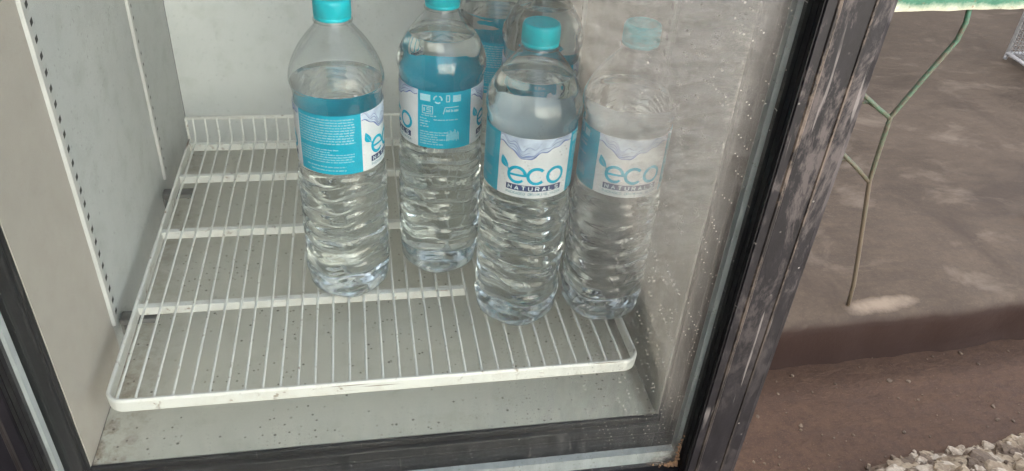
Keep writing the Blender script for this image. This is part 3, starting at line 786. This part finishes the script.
# --- cap
b = MB(); NC = 120
cp = [(.0137, .2610), (.0143, .2612), (.0144, .2633), (.0140, .2637), (.0140, .2640), (.0144, .2644), (.0143, .2745), (.0141, .2762), (.0135, .2773), (.0127, .2778), (.0116, .2776), (.006, .2777), (.0003, .2777)]
def P(i, j):
    th = 2*PI*i/NC; r, z = cp[j]
    if j in (6,) or j == 5: r += .00022*(1 if i % 2 else -1)
    return (r*sin(th), -r*cos(th), z)
b.grid(P, NC, len(cp), True)
ME_cap = b.mesh('cap', M_cap, smooth=True)
b = MB(); ck = [(.0128, .2575), (.0154, .2578), (.0155, .2588), (.0128, .2591)]
b.grid(lambda i, j: (ck[j][0]*sin(2*PI*i/64), -ck[j][0]*cos(2*PI*i/64), ck[j][1]+.0015), 64, 4, True)
ME_collar = b.mesh('neck_ring', M_pet, smooth=True)

def mk(name, me, parent):
    o = bpy.data.objects.new(name, me); COL.objects.link(o); o.parent = parent; return o
GRP = 'water bottles standing in the cooler'
BOT = [  # x, y, turn, water level, lean (x, y), label
    (.1842, .1545, 78, .2060, (0, 0), 'leftmost water bottle, its all-text teal panel facing out'),
    (.2725, .1830, -87.5, .2360, (0, 0), 'second bottle from the left, symbol boxes on its teal panel'),
    (.3350, .0995, -4, .2365, (0, .6), 'front bottle showing the whole white leaf label below a bright teal cap'),
    (.4165, .0980, -178, .2160, (0, 0), 'rightmost bottle, dulled by the reflection on the dusty glass'),
    (.3400, .3020, 93, .2160, (0, 0), 'rear bottle half hidden between the second and the front bottle'),
    (.3735, .2400, -80, .2400, (0, 0), 'rear bottle right behind the teal cap of the front bottle'),
]
for k, (x, y, rot, lev, tl, lab) in enumerate(BOT):
    r = empty('water_bottle', (x, y, .0012), rad(rot)); tag(r, lab, 'bottle', GRP)
    r.rotation_euler = (Matrix.Rotation(rad(tl[1]), 3, 'Y') @ Matrix.Rotation(rad(tl[0]), 3, 'X') @ Matrix.Rotation(rad(rot), 3, 'Z')).to_euler()
    mk('bottle_body', shell_mesh(k), r); mk('water', water_mesh(k, lev), r)
    c = mk('cap', ME_cap, r); c.rotation_euler = (0, 0, k*1.3); c.location.z = -.0025; mk('neck_ring', ME_collar, r).location.z = -.0025
    l = mk('label', ME_label, r); l.location.z = (-.0008, .0050, .0040, .0020, 0, 0)[k]
    for nm, me in FIG+[('text_block', ME_text), ('symbol_panel', ME_print)]: mk(nm, me, l)

# ------------------------------------------------------------------ green bench beside the cooler
def mat_green(name, weather):
    m, nt, out = new(name); n = N(nt); c = n.coord((1, 1, 1)); x, y, z = n.xyz(c)
    a = n.noise(c, 28, 6, .7); f = n.noise(c, 130, 5, .7)
    col = n.mix(n.ramp(a, .35, .7), (.02, .12, .065), (.06, .21, .13))
    if weather:
        e = n.math('ADD', n.math('SUBTRACT', z, .145), n.math('MULTIPLY', a, -.028))
        col = n.mix(n.ramp(e, -.013, -.001, 1, 0), col, (.58, .56, .42))
        col = n.mix(n.ramp(f, .58, .7, 0, .8), col, (.20, .09, .045))
    else:
        col = n.mix(n.ramp(f, .48, .6, 0, .9), col, (.10, .075, .05)); col = n.mix(n.ramp(n.math('ADD', n.math('MULTIPLY', z, -1.6), a), .25, .75, .15, .95), col, (.12, .088, .058))
    link(nt, n.princ(col, .6, 0, n.bump(f, .3, .002)).outputs[0], out); return m
M_gr = mat_green('green_paint_chipped', True); M_rod = mat_green('green_paint_rubbed', False)
bench = empty('bench', (1.15, .55, ZS)); tag(bench, 'green painted bench with bent rod legs on the concrete beside the cooler', 'bench')
BL = -Vector(bench.location)
def bp(b, name, m, **k):
    o = b.build(name, m, bench, **k); o.location = BL; return o
YL = .507
BA, BB = on(892, 12, 1, .5), on(1024, 8.5, 1, .5)
def board_z(x): return BA.z+(BB.z-BA.z)*(x-BA.x)/(BB.x-BA.x)
zt0 = on(968, 13, 1, YL)
b = MB()
def bd(i, j):
    x = .80+i*.012; y, z = [(.500, .1385), (.499, .142), (.4985, .20), (.501, .206), (.80, .206), (.80, .1385)][j]
    z += board_z(x)-.1385
    if j in (0, 1): z += .0016*mnoise.noise((x*30, 0, 0))
    return (x, y, z)
b.grid(bd, 80, 6); b.quad(bd(0, 0), bd(0, 1), bd(0, 2), bd(0, 3), bd(0, 4), bd(0, 5)); b.quad(*[bd(79, j) for j in range(6)])
for i in range(79): b.quad(bd(i, 0), bd(i+1, 0), bd(i+1, 5), bd(i, 5))
bp(b, 'seat_board', M_gr)
# leg rod and its braces (points measured in the leg's plane)
def q(u, v, y=YL): return on(u, v, 1, y)
def path(pts, r, b, y=YL):
    P = [q(*p, y) for p in pts]; b.tube(P, r, 10)
b = MB(); path([(969.5, 8), (966, 22), (957, 40), (923, 79), (890.5, 117), (880, 148), (869.5, 181), (864, 218), (858, 258), (853.5, 285), (848, 305)], .0038, b); bp(b, 'leg', M_rod, smooth=True)
b = MB(); path([(890, 118), (878, 108), (864, 95), (840, 74)], .0036, b); bp(b, 'brace', M_rod, smooth=True)
b = MB(); path([(868, 181), (856, 167), (838, 149), (815, 128)], .0036, b); bp(b, 'brace', M_rod, smooth=True)
b = MB(); path([(884, 112), (868, 102), (850, 101), (830, 101)], .0028, b, YL+.012); bp(b, 'brace', M_rod, smooth=True)
b = MB(); path([(847, 160), (838, 159), (815, 158)], .0028, b, YL+.012); bp(b, 'brace', M_rod, smooth=True)
# far legs, out of sight from here
for x in (.86, 1.60):
    b = MB(); b.tube([(x, .74, .139), (x+.02, .75, ZS)], .0055, 10); bp(b, 'leg', M_rod, smooth=True)
b = MB(); b.tube([(1.62, .51, .139), (1.63, .507, ZS)], .0055, 10); bp(b, 'leg', M_rod, smooth=True)

# ------------------------------------------------------------------ mesh rack standing further off on the slab
A = on(1007.5, 53, 2, ZS+.02); Bq = on(1024, 64, 2, ZS+.02); dirv = (Bq-A); dirv.z = 0; dirv.normalize()
nrm = Vector((-dirv.y, dirv.x, 0)); nrm = nrm if nrm.x > 0 else -nrm
rack = empty('mesh_rack', (A.x, A.y, ZS)); tag(rack, 'pale grey framed wire mesh rack at the far right of the floor', 'rack')
LX, LH, LD = .42, .36, .30
def rk(s, d, z): return Vector((dirv.x*s+nrm.x*d, dirv.y*s+nrm.y*d, z))
b = MB()
for d in (0, LD):
    b.tube([rk(0, d, .02), rk(LX, d, .02), rk(LX, d, LH), rk(0, d, LH), rk(0, d, .012)], .0062, 8)
for s in (0, LX):
    for z in (.02, LH): b.tube([rk(s, 0, z), rk(s, LD, z)], .006, 8)
    for d in (0, LD): b.tube([rk(s, d, 0), rk(s, d, .02)], .006, 8)
M_rackf = mat_plain('rack_grey_paint', (.46, .45, .44), .5, .1, .15, 50, .1)
M_rackm = mat_plain('rack_mesh_wire', (.22, .21, .20), .5, .4, .15)
b.build('frame', M_rackf, rack, smooth=True)
def panel(fn, n, m_, b):
    for k in range(1, n): b.tube([fn(k/n, 0), fn(k/n, 1)], .0011, 5)
    for k in range(1, m_): b.tube([fn(0, k/m_), fn(1, k/m_)], .0011, 5)
for fn in (lambda s, t: rk(LX*s, 0, .02+(LH-.02)*t), lambda s, t: rk(LX*s, LD, .02+(LH-.02)*t), lambda s, t: rk(0, LD*s, .02+(LH-.02)*t), lambda s, t: rk(LX, LD*s, .02+(LH-.02)*t), lambda s, t: rk(LX*s, LD*t, .02)):
    b = MB(); panel(fn, 28, 26, b); b.build('mesh_panel', M_rackm, rack)

# ------------------------------------------------------------------ light
EL, AZ = rad(41), rad(-9.7)                                  # sun behind the cooler, a little to its left
w = bpy.data.worlds.new('World'); S.world = w; w.use_nodes = True; nt = w.node_tree; nt.nodes.clear()
sky = nt.nodes.new('ShaderNodeTexSky'); sky.sky_type = 'NISHITA'; sky.sun_disc = False; sky.sun_elevation = EL; sky.sun_rotation = AZ
sky.dust_density = 3.0; sky.air_density = 1.0
hs = nt.nodes.new('ShaderNodeHueSaturation'); hs.inputs['Saturation'].default_value = .40
bg = nt.nodes.new('ShaderNodeBackground'); bg.inputs[1].default_value = .15
ow = nt.nodes.new('ShaderNodeOutputWorld')
nt.links.new(sky.outputs[0], hs.inputs['Color']); nt.links.new(hs.outputs[0], bg.inputs[0]); nt.links.new(bg.outputs[0], ow.inputs[0])
sd = bpy.data.lights.new('sun', 'SUN'); sd.energy = 5.0; sd.angle = rad(.5); sd.color = (1, .95, .86)
so = bpy.data.objects.new('sun', sd); COL.objects.link(so); so.location = (0, 0, 5)
tosun = Vector((sin(AZ)*cos(EL), cos(AZ)*cos(EL), sin(EL)))
so.rotation_euler = tosun.to_track_quat('Z', 'Y').to_euler()

S.render.engine = 'CYCLES'
S.cycles.use_denoising = True
S.cycles.max_bounces = 24; S.cycles.transmission_bounces = 18; S.cycles.transparent_max_bounces = 40
S.cycles.diffuse_bounces = 5; S.cycles.glossy_bounces = 8
S.cycles.sample_clamp_indirect = 6; S.cycles.blur_glossy = .3
S.view_settings.view_transform = 'Standard'; S.view_settings.look = 'None'; S.view_settings.gamma = 1
S.view_settings.exposure = 3.2
